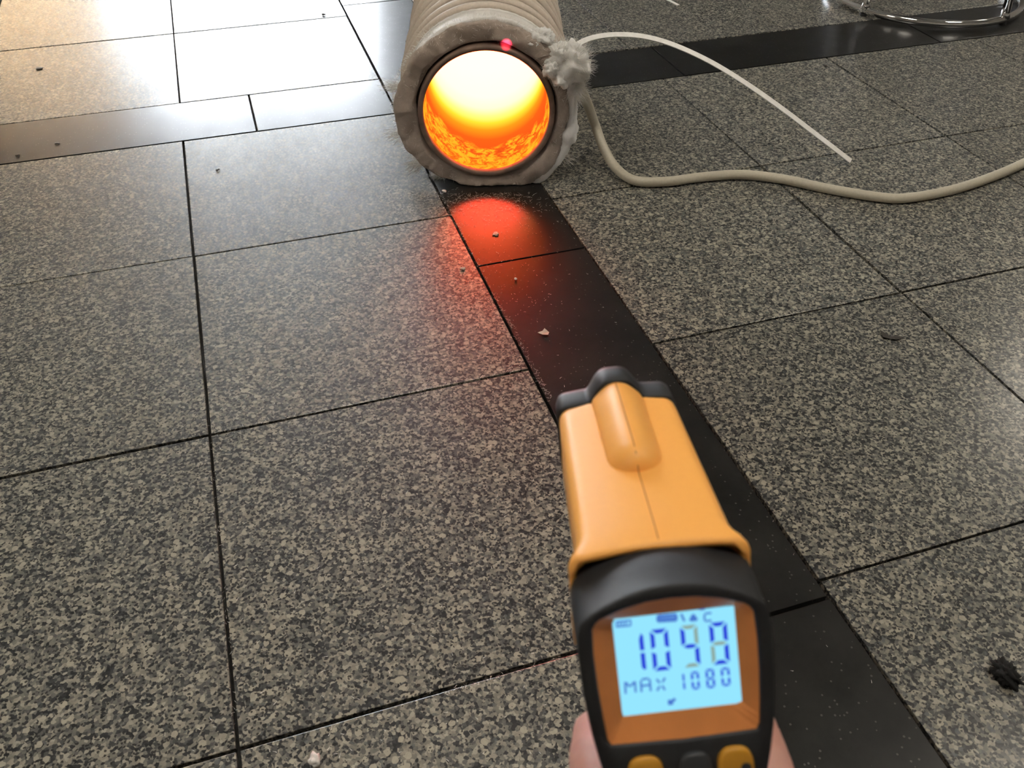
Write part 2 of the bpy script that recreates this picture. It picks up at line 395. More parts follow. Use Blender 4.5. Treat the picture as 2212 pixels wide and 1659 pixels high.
for a, b in zip(cj[:-1], cj[1:]): rects.append((a, b, 0, BT, 'black'))
cj = [SR, 2.54, 4.15, 5.76, 7.37, 8.98, 10.59, 12.2, UR[-1]]
for a, b in zip(cj[:-1], cj[1:]): rects.append((a, b, 0, BT, 'black'))
lj = [-8, -6.38, -4.715, -3.05, -1.385, .275, 1.60, 3.2, 4.8, 6.4, 8.0, 9.6, 11.2, VU[-1]]
for a, b in zip(lj[:-1], lj[1:]): rects.append((SL, SR, a, b, 'black'))
def clipr(r):
    a, b, c, d = r[0] * TILE, r[1] * TILE, r[2] * TILE, r[3] * TILE
    a, b, c, d = max(a, X0), min(b, X1), max(c, Y0), min(d, Y1)
    return (a, b, c, d, r[4]) if b - a > .02 and d - c > .02 else None
rects = [q for q in map(clipr, rects) if q]
def cam_d(q): return (V(((q[0] + q[1]) / 2, (q[2] + q[3]) / 2, 0)) - V((.75, -.4, 0))).length
rects.sort(key=cam_d)
near = {'granite': [q for q in rects if q[4] == 'granite'][:270], 'black': [q for q in rects if q[4] == 'black']}
for mat, name in (('granite', 'granite_tile'), ('black', 'black_band_tile')):
    for a, b, c, d, _ in near[mat]:
        o = link(D.objects.new(name, tile_mesh(b - a, d - c, mat)), floor)
        j = .0006
        o.location = ((a + b) / 2 + random.uniform(-j, j), (c + d) / 2 + random.uniform(-j, j), random.uniform(-.0007, 0))
        o.rotation_euler = (random.uniform(-.0006, .0006), random.uniform(-.0006, .0006), random.uniform(-.0012, .0012))
rest = [q for q in rects if q[4] == 'granite'][270:]
if rest:
    bm = bmesh.new()
    for a, b, c, d, _ in rest:
        m = tile_mesh(b - a, d - c, 'granite'); off = V(((a + b) / 2, (c + d) / 2, 0)); vs = [bm.verts.new(v.co + off) for v in m.vertices]
        for p in m.polygons: bm.faces.new([vs[i] for i in p.vertices])
    tag(bm_obj('granite_tile_field', bm, M['granite'], floor), kind='stuff')

# ------------------------------------------------------------------ glowing tube furnace
AZ = R_(16.5)
BASE = V((0.4845, -0.3205, 0.0)); AX = V((math.sin(AZ), math.cos(AZ), 0)); RT = V((math.cos(AZ), -math.sin(AZ), 0))
CZ = 0.1275; HOLE = 0.1015
heater = empty('tube_furnace', BASE, -AZ)
tag(heater, 'glowing tube furnace wrapped in wool and cable, lying on the black stone band', 'furnace')
def tl(P): q = P - BASE; return V((q.dot(RT), q.dot(AX), q.z))          # world -> furnace local
def tpix(x, y, yl=0.0): return tl(hit(x, y, BASE + AX * yl, AX))       # pixel -> furnace local on the plane at depth yl
LEN = 0.72
CC = V((.002, 0, CZ))
def place(o): o.location = CC; return o
# bore (inside wall and end), rim, outer steel shell
prof = [(HOLE, 0.002 + .0)] + [(HOLE, .002 + (LEN - .03) * k / 20) for k in range(1, 21)] + [(.0005, LEN - .028)]
v, f = lathe(prof); bore = place(weld(mesh('glowing_bore', v, f, hot_bore(), heater, True))); bore['label'] = 'orange to white hot inner wall of the tube'
prof = [(HOLE - .0002, .004), (HOLE - .0002, -.004), (HOLE + .0015, -.0065), (HOLE + .0065, -.0065), (HOLE + .0085, -.004), (HOLE + .0085, .03)]
v, f = lathe(prof); place(weld(mesh('rim', v, f, M['rim'], heater, True)))['label'] = 'dark brown fired rim around the mouth'
prof = [(HOLE + .006, .012), (.1235, .012), (.1235, LEN), (.0005, LEN)]
v, f = lathe(prof); place(weld(mesh('shell', v, f, M['steel'], heater, True)))
prof = [(.124, .02), (.1325, .028), (.1340, .06), (.1335, .083), (.1300, .086), (.124, .086)]
v, f = lathe(prof); place(weld(mesh('cloth_band', v, f, M['cloth'], heater, True)))['label'] = 'smooth white cloth band behind the wool collar'
# wool collar, outline measured round the mouth
ol = [(1051, 41), (972, 52), (915, 92), (875, 138), (853, 195), (852, 258), (872, 312), (902, 344), (943, 372), (1010, 396), (1051, 400), (1141, 399),
      (1190, 358), (1208, 330), (1222, 270), (1228, 217), (1215, 150), (1187, 100), (1160, 80), (1119, 55)]
oa = []
for p in ol:
    q = tpix(*p, .012) - CC; oa.append((math.atan2(q.z, q.x), math.hypot(q.x, q.z)))
oa.sort(); oa = [(oa[-1][0] - 2 * math.pi, oa[-1][1])] + oa + [(oa[0][0] + 2 * math.pi, oa[0][1])]
def r_out(a):
    a = (a + math.pi) % (2 * math.pi) - math.pi
    for (a0, r0), (a1, r1) in zip(oa[:-1], oa[1:]):
        if a0 <= a <= a1:
            t = (a - a0) / (a1 - a0); t = t * t * (3 - 2 * t); return r0 + (r1 - r0) * t
    return .14
NT_, NP = 360, 44
secs = []
for i in range(NT_):
    a = 2 * math.pi * i / NT_; ro = r_out(a); ri = .1115 + .0025 * noise.noise(V((math.cos(a) * 3, math.sin(a) * 3, 5)))
    c_, s_ = math.cos(a), math.sin(a); sec = []
    low = max(0.0, -s_)
    for k in range(NP):
        b = 2 * math.pi * k / NP
        # superellipse profile: flat torn front face, rounded edges
        cb, sb = math.cos(b), math.sin(b)
        e = .55
        rr = (ri + ro) / 2 + (ro - ri) / 2 * math.copysign(abs(cb) ** e, cb)
        yy = .019 - .021 * math.copysign(abs(sb) ** e, sb)
        p = V((rr * c_, yy, rr * s_))
        nn = noise.noise(p * 26) * .0050 + noise.noise(p * 75) * .0016 + noise.noise(p * 230) * .0012
        tb = min(1.0, max(0.0, (yy - .004) / .03)); rr = rr - max(0.0, rr - .1335) * .85 * tb
        rr2 = rr + nn * (1.1 if cb > 0 else .5) * abs(cb); yy2 = yy - nn * 1.4 * max(0, sb) + .004 * max(0, sb) * noise.noise(p * 20)
        z_ = rr2 * s_
        z_ = max(z_, -CZ + .001)
        sec.append(V((rr2 * c_, yy2, z_)))
    secs.append(sec)
secs.append(secs[0])
v, f = loft(secs, False, False); collar = place(weld(mesh('wool_collar', v, f, M['wool'], heater, True)))
collar['label'] = 'thick grey beige wool collar around the mouth'
# pale folded edge of the wool on the right side
def lumpy(path, rad, seed, amp=.25, n=14, flat=1.0):
    vs, fs = sweep(path, rad, n, flat, up=V((0, 1, 0.01)))
    out = []
    for k, p in enumerate(vs):
        c = path[min(k // n, len(path) - 1)]; d = p - c
        q = p * 60 + V((seed, 0, 0)); s = 1 + amp * (noise.noise(q) * 1.6 + noise.noise(q * 2.7) * .9)
        out.append(c + d * s)
    return out, fs
pf = catmull([tpix(x, y, .01) - CC for x, y in ((1200, 120), (1228, 170), (1236, 215), (1236, 262), (1224, 310), (1206, 346), (1172, 380), (1148, 393))], 10)
v, f = lumpy(pf, lambda t: .0125 * (.75 + .5 * math.sin(t * 9) ** 2) * (1 - .55 * t), 3); place(mesh('wool_fold', v, f, M['wool_white'], heater, True))['label'] = 'torn pale edge of the wool collar'
pf = catmull([tpix(x, y, .02) - CC for x, y in ((900, 120), (930, 88), (975, 58), (1030, 42), (1075, 42), (1120, 56), (1150, 72))], 8)
v, f = lumpy(pf, lambda t: .0035 + .002 * math.sin(t * 7) ** 2, 9); place(mesh('wool_fold', v, f, M['wool_white'], heater, True))
# fluffy tuft at the upper right
def blob(c, rx, ry, rz, seed, amp, name='wool_tuft'):
    bm = bmesh.new(); bmesh.ops.create_icosphere(bm, subdivisions=4, radius=1)
    for vt in bm.verts:
        p = vt.co.copy(); q = p * 1.7 + V((seed, seed * .3, 0))
        s = 1 + amp * (noise.noise(q) + .5 * noise.noise(q * 2.3) + .22 * noise.noise(q * 5) + .08 * noise.noise(q * 11))
        vt.co = V((p.x * rx, p.y * ry, p.z * rz)) * s
    o = bm_obj(name, bm, M['wool_white'], heater, True); o.location = c; return o
tufts = [((1236, 138), .004, .027, .022, .030, 1.1), ((1204, 118), .010, .022, .018, .018, 2.2), ((1172, 80), .016, .017, .014, .013, 3.3),
         ((1215, 168), -.004, .017, .014, .015, 4.1), ((1240, 190), .006, .013, .011, .019, 5.7), ((1150, 88), .010, .014, .012, .010, 6.4), ((1190, 150), -.008, .012, .010, .012, 7.9)]
tc = []
for (px, yl, rx, ry, rz, sd_) in tufts:
    c = tpix(*px, yl); tc.append((c, rx, ry, rz)); blob(c, rx, ry, rz, sd_, .42)
def strands(name, items, mat, parent, wid=.00028, loc=None):
    vs, fs = [], []
    for pts in items:
        b = len(vs)
        for i, p in enumerate(pts):
            t = pts[min(i + 1, len(pts) - 1)] - pts[max(i - 1, 0)]
            s = t.cross(V((.3, -.8, .5))); s = s.normalized() if s.length > 1e-9 else V((1, 0, 0)); u = s.cross(t).normalized()
            w_ = wid * (1 - .8 * i / (len(pts) - 1))
            vs += [p + s * w_, p - s * w_ * .5 + u * w_ * .85, p - s * w_ * .5 - u * w_ * .85]
        for i in range(len(pts) - 1):
            for k in range(3): fs.append((b + 3 * i + k, b + 3 * i + (k + 1) % 3, b + 3 * i + 3 + (k + 1) % 3, b + 3 * i + 3 + k))
    o = mesh(name, vs, fs, mat, parent, True); return o
rnd = random.Random(3)
def curl(p, d, L, n=5, bend=.5):
    out = [p.copy()]; d = d.normalized(); k = V((rnd.gauss(0, 1), rnd.gauss(0, 1), rnd.gauss(0, 1) - .3)).normalized() * bend
    for i in range(n - 1):
        d = (d + k / n).normalized(); out.append(out[-1] + d * (L / (n - 1)))
    return out
it = []
for c, rx, ry, rz in tc[:2] + tc[4:5]:
    for _ in range(620):
        d = V((rnd.gauss(.35, 1), rnd.gauss(-.2, 1), rnd.gauss(.1, 1))).normalized()
        it.append(curl(c + V((d.x * rx, d.y * ry, d.z * rz)) * .85, d, rnd.uniform(.008, .021), 5, .9))
for c, rx, ry, rz in tc:
    for _ in range(140):
        d = V((rnd.gauss(0, 1), rnd.gauss(-.4, 1), rnd.gauss(0, 1))).normalized()
        it.append(curl(c + V((d.x * rx, d.y * ry, d.z * rz)) * .9, d, rnd.uniform(.004, .009), 4, 1.2))
tag(strands('tuft_fibres', it, M['fibre'], heater, .00030), kind='stuff')
it = []
for _ in range(1500):                                     # wisps along the collar edge and face
    a = rnd.uniform(0, 2 * math.pi); ro = r_out(a)
    if rnd.random() < .75:
        p = CC + V((math.cos(a) * ro, rnd.uniform(.004, .035), math.sin(a) * ro)); d = V((math.cos(a), rnd.gauss(0, .6), math.sin(a)))
    else:
        q = rnd.uniform(.116, ro); p = CC + V((math.cos(a) * q, -.001, math.sin(a) * q)); d = V((rnd.gauss(0, 1), -.6, rnd.gauss(0, 1)))
    if p.z < .006: continue
    it.append(curl(p, d, rnd.uniform(.003, .009), 4, 1.5))
for (x, y, n_, dx, dz) in ((905, 352, 190, -1, -.25), (955, 380, 130, -.7, -.5), (858, 190, 110, -1, .3), (862, 290, 80, -1, -.2), (935, 85, 30, -.6, .5), (1150, 392, 60, .4, -.3), (1215, 335, 40, .8, -.5)):
    c = tpix(x, y, .03)
    for _ in range(n_):
        p = c + V((rnd.gauss(0, .006), rnd.gauss(0, .008), rnd.gauss(0, .004))); p.z = max(p.z, .004)
        st = curl(p, V((dx + rnd.gauss(0, .3), rnd.gauss(0, .4), dz + rnd.gauss(0, .25))), rnd.uniform(.012, .026), 5, .5)
        for s in st: s.z = max(s.z, .001)
        it.append(st)
tag(strands('collar_fibres', it, M['fibre'], heater, .00028), kind='stuff')
# cable turns along the body
RC, RW = .0072, .1350
y = .094
k = 0
while y < LEN - .02:
    tx, tz = rnd.gauss(0, .018), rnd.gauss(0, .014); dr_ = rnd.uniform(-.0028, .0036); n = 84; path = []
    for i in range(n):
        a = 2 * math.pi * i / n; R0 = RW + dr_ + .001 * noise.noise(V((math.cos(a) * 2, math.sin(a) * 2, k)))
        zz = max(R0 * math.sin(a), -CZ + RC + .0005)
        path.append(V((R0 * math.cos(a), y + tx * R0 * math.cos(a) + tz * R0 * math.sin(a), zz)))
    secs = []
    for i, p in enumerate(path):
        t = (path[(i + 1) % n] - path[i - 1]).normalized(); o_ = (V((p.x, 0, p.z))).normalized(); s_ = o_.cross(t).normalized()
        secs.append([p + (s_ * math.cos(2 * math.pi * j / 9) + o_ * math.sin(2 * math.pi * j / 9)) * RC for j in range(9)])
    secs.append(secs[0])
    v, f = loft(secs, False, False); place(weld(mesh('cable_turn', v, f, M['winding'], heater, True)))
    y += .0205 + rnd.uniform(-.0016, .0026); k += 1
# thin cord holding the band
path = [V((.1335 * math.cos(2 * math.pi * i / 120), .0815, .1335 * math.sin(2 * math.pi * i / 120))) for i in range(120)]
secs = []
for i, p in enumerate(path):
    o_ = p.copy(); o_.y = 0; o_.normalize(); rr = .0022 * (1 + .25 * (i % 2))
    secs.append([p + (V((0, 1, 0)) * math.cos(2 * math.pi * j / 6) + o_ * math.sin(2 * math.pi * j / 6)) * rr for j in range(6)])
secs.append(secs[0]); v, f = loft(secs, False, False); place(weld(mesh('binding_cord', v, f, M['cloth'], heater, True)))
# sleeved cable running from the wool over the floor
c0 = hit(1256, 196, BASE + AX * .03, AX)
pts = [c0 + V((-.02, .015, .02)), c0]
zr = .0083
for (x, y_, z) in ((1283, 262, .070), (1302, 315, .036), (1330, 362, .016), (1372, 390, zr + .001), (1440, 392, zr), (1520, 382, zr), (1600, 377, zr), (1690, 387, zr), (1790, 408, zr),
                   (1900, 426, zr), (1965, 427, zr), (2060, 409, zr), (2140, 383, zr), (2212, 352, zr), (2300, 306, zr), (2420, 262, zr)):
    pts.append(gnd(x, y_, z))
pts += [V((2.3, -.25, zr)), V((3.1, -.45, zr)), V((5.2, -.3, zr))]
pts = [tl(p) for p in pts]
v, f = sweep(catmull(pts, 9), .0082, 10); mesh('power_cable', v, f, M['cable'], heater, True)['label'] = 'cream sleeved cable trailing over the granite'
# nylon cable tie tail arching out of the tuft
pxs = [(1225, 112), (1240, 100), (1275, 83), (1325, 75), (1385, 78), (1450, 95), (1530, 131), (1610, 179), (1690, 235), (1765, 292), (1838, 348)]
z0 = depth_of(hit(1240, 100, BASE + AX * .06, AX)); z1 = depth_of(gnd(1838, 348, .006))
tp = []
for i, (x, y_) in enumerate(pxs):
    t = i / (len(pxs) - 1); tp.append(tl(at_depth(x, y_, z0 + (z1 - z0) * t)))
path = catmull(tp, 6)
secs = []
for i, p in enumerate(path):
    t = (path[min(i + 1, len(path) - 1)] - path[max(i - 1, 0)]).normalized(); s_ = t.cross(V((0, 0, 1))).normalized(); u_ = s_.cross(t); w_ = .0043; h_ = .0009
    s_ = (s_ * .8 - u_ * .6).normalized(); u_ = s_.cross(t)
    secs.append([p + s_ * a * w_ + u_ * b * h_ for a, b in ((-1, -1), (1, -1), (1, 1), (-1, 1))])
v, f = loft(secs); mesh('cable_tie_tail', v, f, M['tie'], heater)['label'] = 'white nylon tie end springing up in an arc'

# ------------------------------------------------------------------ infrared thermometer held in front of the camera
def nrm(v): return v.normalized()
GF = nrm(ray(1024, -180)); GO = CAM + ray(1460, 1400) * 0.24
_r0 = nrm(GF.cross(V((0, 0, 1)))); _u0 = _r0.cross(GF); _a = R_(6.5)
GR = _r0 * math.cos(_a) + _u0 * math.sin(_a); GU = GR.cross(GF)
TL = R_(18); ST, CT = math.sin(TL), math.cos(TL)
GN = GU * ST - GF * CT; GV = GU * CT + GF * ST
gun = empty('infrared_thermometer', (0, 0, 0))
gun.matrix_world = Matrix(((GR.x, GF.x, GU.x, GO.x), (GR.y, GF.y, GU.y, GO.y), (GR.z, GF.z, GU.z, GO.z), (0, 0, 0, 1)))
tag(gun, 'orange and black infrared thermometer gun with a lit blue display', 'thermometer')
mm = .001
def fpt(x, v_, d=0.0):
    """face coordinates in mm (x right, v up the face, d into the body) -> gun local metres"""
    return V((x, v_ * ST + d * CT, v_ * CT - d * ST)) * mm
def fpix(x, y, d=0.0):
    q = hit(x, y, GO - GN * d * mm, GN) - GO; return (q.dot(GR) / mm, q.dot(GV) / mm + 0.0)
# outline of the black head on the face plane
half = [(0, 18.6), (6, 18.2), (12, 16.9), (18, 14.6), (22.5, 12.4), (25.4, 10.0), (26.6, 6.6), (26.9, 0), (26.8, -8), (26.4, -16), (25.6, -24), (24.2, -33), (22.4, -41), (19.6, -47), (15, -50.5), (7, -52)]
outl = half + [(0, -52.3)] + [(-x, y_) for x, y_ in half[:0:-1]]
def sec_face(s=1.0, d=0.0, dv=0.0): return [fpt(x * s, (y_ - dv) * s + dv, d) for x, y_ in outl]
def sec_y(s, y_, zb=0.0): # section at constant gun y using the same outline
    return [V((x * s, y_, max(v_ * CT, -30) * s)) * mm for x, v_ in outl]
# bezel opening outline on the face
bz = [(0, 14.6), (7, 14.2), (14, 12.8), (20.4, 10.4), (22.3, 8.6), (22.8, 0), (22.6, -10), (22.0, -20), (21.4, -27.6), (0, -28.2)]
bzo = bz + [(-x, y_) for x, y_ in bz[-2:0:-1]]
def resample(poly, n):
    """n points on a closed polygon at equal angle from its centre (0,-8)"""
    out = []
    c = (0.0, -7.0)
    for k in range(n):
        a = math.pi / 2 - 2 * math.pi * k / n; dx, dy = math.cos(a), math.sin(a); best = 0
        for (x0, y0), (x1, y1) in zip(poly, poly[1:] + poly[:1]):
            ex, ey = x1 - x0, y1 - y0; den = dx * ey - dy * ex
            if abs(den) < 1e-9: continue
            t = ((x0 - c[0]) * ey - (y0 - c[1]) * ex) / den; u = ((x0 - c[0]) * dy - (y0 - c[1]) * dx) / den
            if t > 0 and -1e-6 <= u <= 1 + 1e-6: best = max(best, t)
        out.append((c[0] + dx * best, c[1] + dy * best))
    return out
NR = 96
oF = resample(outl, NR); bF = resample(bzo, NR)
def sF(poly, d, s=1.0): return [fpt(x * s, (v_ + 7) * s - 7, d) for x, v_ in poly]
def yF(poly, y_, s=1.0): return [V((x * s, y_, max(((v_ + 7) * s - 7) * CT, -34))) * mm for x, v_ in poly]
secs = [sF(bF, 2.0, .985), sF(bF, .35, 1.0), sF(bF, 0, 1.02), sF(oF, 0, .985), sF(oF, .5, .997), sF(oF, 1.6, 1.0), yF(oF, 13, 1.0), yF(oF, 21.4, 1.0), yF(oF, 22.4, .985), yF(oF, 27, .93)]
v, f = loft(secs, False, False); mesh('display_hood', v, f, M['rubber'], gun, True)['label'] = 'black hood framing the display'
# recessed orange bezel sloping down to the display
LD = 4.2
lc = [fpix(*p, LD) for p in ((1324, 1337), (1589, 1306), (1599, 1519), (1342, 1547))]
lx0 = (lc[0][0] + lc[3][0]) / 2; lx1 = (lc[1][0] + lc[2][0]) / 2; lv1 = (lc[0][1] + lc[1][1]) / 2; lv0 = (lc[2][1] + lc[3][1]) / 2
rect = [(lx0, lv1), (lx1, lv1), (lx1, lv0), (lx0, lv0)]
def rs2(poly, n):
    return resample(poly, n)
lF = rs2(rect, NR)
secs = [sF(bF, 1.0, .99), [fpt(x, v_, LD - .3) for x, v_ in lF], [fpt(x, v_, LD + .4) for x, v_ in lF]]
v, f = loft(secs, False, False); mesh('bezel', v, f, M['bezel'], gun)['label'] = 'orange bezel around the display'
scr = mesh('screen', [fpt(*p, LD) for p in rect] + [fpt(*p, LD + 1.5) for p in rect], [(0, 1, 2, 3), (7, 6, 5, 4), (0, 4, 5, 1), (1, 5, 6, 2), (2, 6, 7, 3), (3, 7, 4, 0)], M['lcd'], gun)
scr['label'] = 'backlit pale blue display reading 1098 and MAX 1080'
# display coordinates: s,t in 0..1 from the left/top of the lit area
def dp(s, t, lift=.12): return fpt(lx0 + (lx1 - lx0) * s, lv1 + (lv0 - lv1) * t, LD - lift)
def flat(name, polys, mat):
    vs, fs = [], []
    for p in polys:
        b = len(vs); vs += [dp(s, t) for s, t in p] + [dp(s, t, .02) for s, t in p]; n = len(p)
        fs.append(tuple(range(b, b + n))); fs.append(tuple(range(b + 2 * n - 1, b + n - 1, -1)))
        for i in range(n): fs.append((b + i, b + (i + 1) % n, b + n + (i + 1) % n, b + n + i))
    return mesh(name, vs, fs, mat, scr)
LW, LHH = lx1 - lx0, lv1 - lv0
def seg_polys(s0, t0, w_, h_, th, which):
    """seven-segment strokes inside the cell; th in mm"""
    a, b = th / LW, th / LHH; g = .12; out = []
    x0, x1, y0, y1, ym = s0, s0 + w_, t0, t0 + h_, t0 + h_ / 2; ga, gb = a * .35, b * .35
    S = {'a': [(x0 + ga, y0), (x1 - ga, y0), (x1 - a - ga, y0 + b), (x0 + a + ga, y0 + b)],
         'd': [(x0 + a + ga, y1 - b), (x1 - a - ga, y1 - b), (x1 - ga, y1), (x0 + ga, y1)],
         'g': [(x0 + ga, ym), (x0 + a + ga, ym - b / 2), (x1 - a - ga, ym - b / 2), (x1 - ga, ym), (x1 - a - ga, ym + b / 2), (x0 + a + ga, ym + b / 2)],
         'f': [(x0, y0 + gb), (x0 + a, y0 + b + gb), (x0 + a, ym - b / 2 - gb), (x0, ym - gb)],
         'e': [(x0, ym + gb), (x0 + a, ym + b / 2 + gb), (x0 + a, y1 - b - gb), (x0, y1 - gb)],
         'b': [(x1, y0 + gb), (x1, ym - gb), (x1 - a, ym - b / 2 - gb), (x1 - a, y0 + b + gb)],
         'c': [(x1, ym + gb), (x1, y1 - gb), (x1 - a, y1 - b - gb), (x1 - a, ym + b / 2 + gb)]}
    return [S[k_] for k_ in which]
def sto(px, py):
    x, v_ = fpix(px, py, LD); return ((x - lx0) / LW, (lv1 - v_) / LHH)
def zst(zx, zy): return sto(1180 + zx / 3.324, 1160 + zy / 3.324)
cells_ = []
for (za, zb), on, ghost in ((((660, 692), (692, 955)), 'one', ''), (((740, 668), (900, 950)), 'abcdef', ''), (((957, 640), (1110, 925)), 'fgc', 'abd'), (((1165, 618), (1320, 905)), 'abcdf', 'eg')):
    s0, t0 = zst(*za); s1, t1 = zst(*zb)
    if on == 'one':
        s1 = s0 + .038; a = s1 - s0
        tm = (t0 + t1) / 2
        flat('digit', [[(s0 + a * .55, t0), (s1, t0 + .03), (s1, tm - .014), (s0, tm - .014), (s0, t0 + .06)], [(s0, tm + .014), (s1, tm + .014), (s1, t1 - .01), (s0 + a * .5, t1), (s0, t1 - .03)]], M['seg'])
        continue
    w_ = s1 - s0; h_ = t1 - t0
    flat('digit', seg_polys(s0, t0, w_, h_, 1.25, on), M['seg'])
    if ghost: flat('digit', seg_polys(s0, t0, w_, h_, 1.1, ghost), M['ghost'])
for (za, zb), on in ((((975, 985), (1000, 1090)), 'one'), (((1035, 968), (1105, 1090)), 'abcdef'), (((1140, 950), (1215, 1080)), 'abcdefg'), (((1250, 940), (1325, 1065)), 'abcdef')):
    s0, t0 = zst(*za); s1, t1 = zst(*zb)
    if on == 'one':
        tm = (t0 + t1) / 2; flat('digit', [[(s0, t0), (s1, t0), (s1, tm - .008), (s0, tm - .008)], [(s0, tm + .008), (s1, tm + .008), (s1, t1), (s0, t1)]], M['seg']); continue
    flat('digit', seg_polys(s0, t0, s1 - s0, t1 - t0, .72, on), M['seg'])
def bar(s0, t0, s1, t1, th):
    dx, dy = (s1 - s0) * LW, (t1 - t0) * LHH; L = math.hypot(dx, dy); nx, ny = -dy / L * th / 2, dx / L * th / 2
    return [(s0 + nx / LW, t0 + ny / LHH), (s1 + nx / LW, t1 + ny / LHH), (s1 - nx / LW, t1 - ny / LHH), (s0 - nx / LW, t0 - ny / LHH)]
def letter(name, zl, strokes, th=.6):
    pl_ = []
    for (xa, ya, xb, yb) in strokes:
        s0, t0 = zst(xa, ya); s1, t1 = zst(xb, yb); pl_.append(bar(s0, t0, s1, t1, th))
    flat(name, pl_, M['mark'])
letter('letter', 0, [(566, 1040, 570, 1125), (575, 1045, 598, 1075), (606, 1072, 628, 1042), (636, 1035, 642, 1115)])
letter('letter', 0, [(678, 1030, 684, 1112), (684, 1022, 735, 1014), (742, 1020, 750, 1106), (688, 1068, 738, 1062)])
letter('letter', 0, [(792, 1020, 815, 1048), (853, 1010, 834, 1042), (832, 1066, 852, 1098), (814, 1070, 796, 1104)])
letter('celsius_sign', 0, [(1186, 545, 1140, 548), (1136, 552, 1136, 600), (1140, 604, 1186, 598), (1098, 520, 1138, 516)], .55)
letter('battery_sign', 0, [(500, 610, 606, 598), (502, 645, 606, 635), (502, 610, 504, 646), (606, 598, 606, 636), (525, 610, 526, 642), (548, 608, 549, 640), (572, 604, 573, 636)], .45)
letter('scan_sign', 0, [(800, 566, 932, 556), (800, 606, 934, 598), (800, 586, 932, 578), (800, 566, 800, 606), (932, 556, 934, 598)], .75)
letter('laser_sign', 0, [(968, 552, 992, 604), (1032, 598, 1082, 594), (1032, 598, 1055, 556), (1055, 556, 1082, 594), (1046, 584, 1066, 582)], .7)
letter('lock_sign', 0, [(872, 1180, 912, 1176), (874, 1196, 912, 1192), (908, 1176, 926, 1160)], .9)
# orange shell: sections in x,z (mm) from the flare at the head to the nose
def shell_sec(y_, hw, zt, zb=-7.0, sh=5.0, flare=0.0):
    """upper half section, left bottom -> over the top -> right bottom"""
    pts_ = [(-hw - .6, zb), (-hw - .5, zb * .4), (-hw - .25, 0), (-hw, zt - sh - 3.4)]
    for k in range(7):
        a = math.pi - math.pi / 2 * k / 6; pts_.append((-hw + sh + sh * math.cos(a), zt - 1.6 - sh + sh * math.sin(a)))
    pts_ += [(-hw * .5, zt - .55), (-hw * .25, zt - .12), (0, zt)]
    pts_ = pts_ + [(-x, z) for x, z in pts_[-2::-1]]
    inner = [(x * .93, z - 1.6 if z > zb + .1 else z) for x, z in pts_[::-1]]
    return [V((x, y_, z)) * mm for x, z in pts_ + inner]
secs = [shell_sec(21.6, 26.4, 18.6, -16), shell_sec(23.5, 26.5, 18.7, -16), shell_sec(26, 25.6, 18.8, -14), shell_sec(28.5, 24.0, 19.0, -12), shell_sec(32, 23.1, 19.1, -9)]
secs += [shell_sec(y_, 23.1 - (y_ - 29) * .014, 19.2 - (y_ - 29) * .012, -8.5) for y_ in (40, 52, 65, 80, 95, 104)] + [shell_sec(107.5, 21.8, 18.2, -8.5), shell_sec(109, 21.3, 17.8, -8.3)]
v, f = loft(secs); mesh('body_shell', v, f, M['orange'], gun, True)['label'] = 'orange plastic upper shell'
# ridge on top, rounded at its rear end
secs = []
for y_, rr in ((58.2, .3), (58.8, 2.6), (60, 4.4), (62, 5.9), (64.5, 6.8), (68, 7.2), (80, 7.3), (95, 7.4), (107, 7.5), (109.2, 7.3)):
    s_ = []
    for k in range(21):
        a = math.pi * k / 20
        fl = 1 + .30 * (abs(math.cos(a)) ** 6)
        s_.append(V((.4 + rr * math.cos(a) * fl, y_, 16.9 + (rr / 7.3) * 8.2 * math.sin(a) ** .95 )) * mm)
    s_ += [V((.4 - rr * .8, y_, 15)) * mm, V((.4 + rr * .8, y_, 15)) * mm]
    secs.append(s_)
v, f = loft(secs); mesh('top_ridge', v, f, M['orange'], gun, True)
# parting seam down the middle
secs = []
for y_, z in ((24, 18.75), (28.5, 19.03), (32, 19.14), (45, 19.03), (57.6, 18.9), (58.6, 19.7), (60, 21.6), (62.2, 23.6), (65, 24.6), (68, 25.06), (80, 25.16), (95, 25.24), (108.5, 25.3)):
    secs.append([V((.4 + a * .16, y_, z + b)) * mm for a, b in ((-1, -.5), (1, -.5), (1, .05), (-1, .05))])
v, f = loft(secs); mesh('parting_seam', v, f, M['seam'], gun)
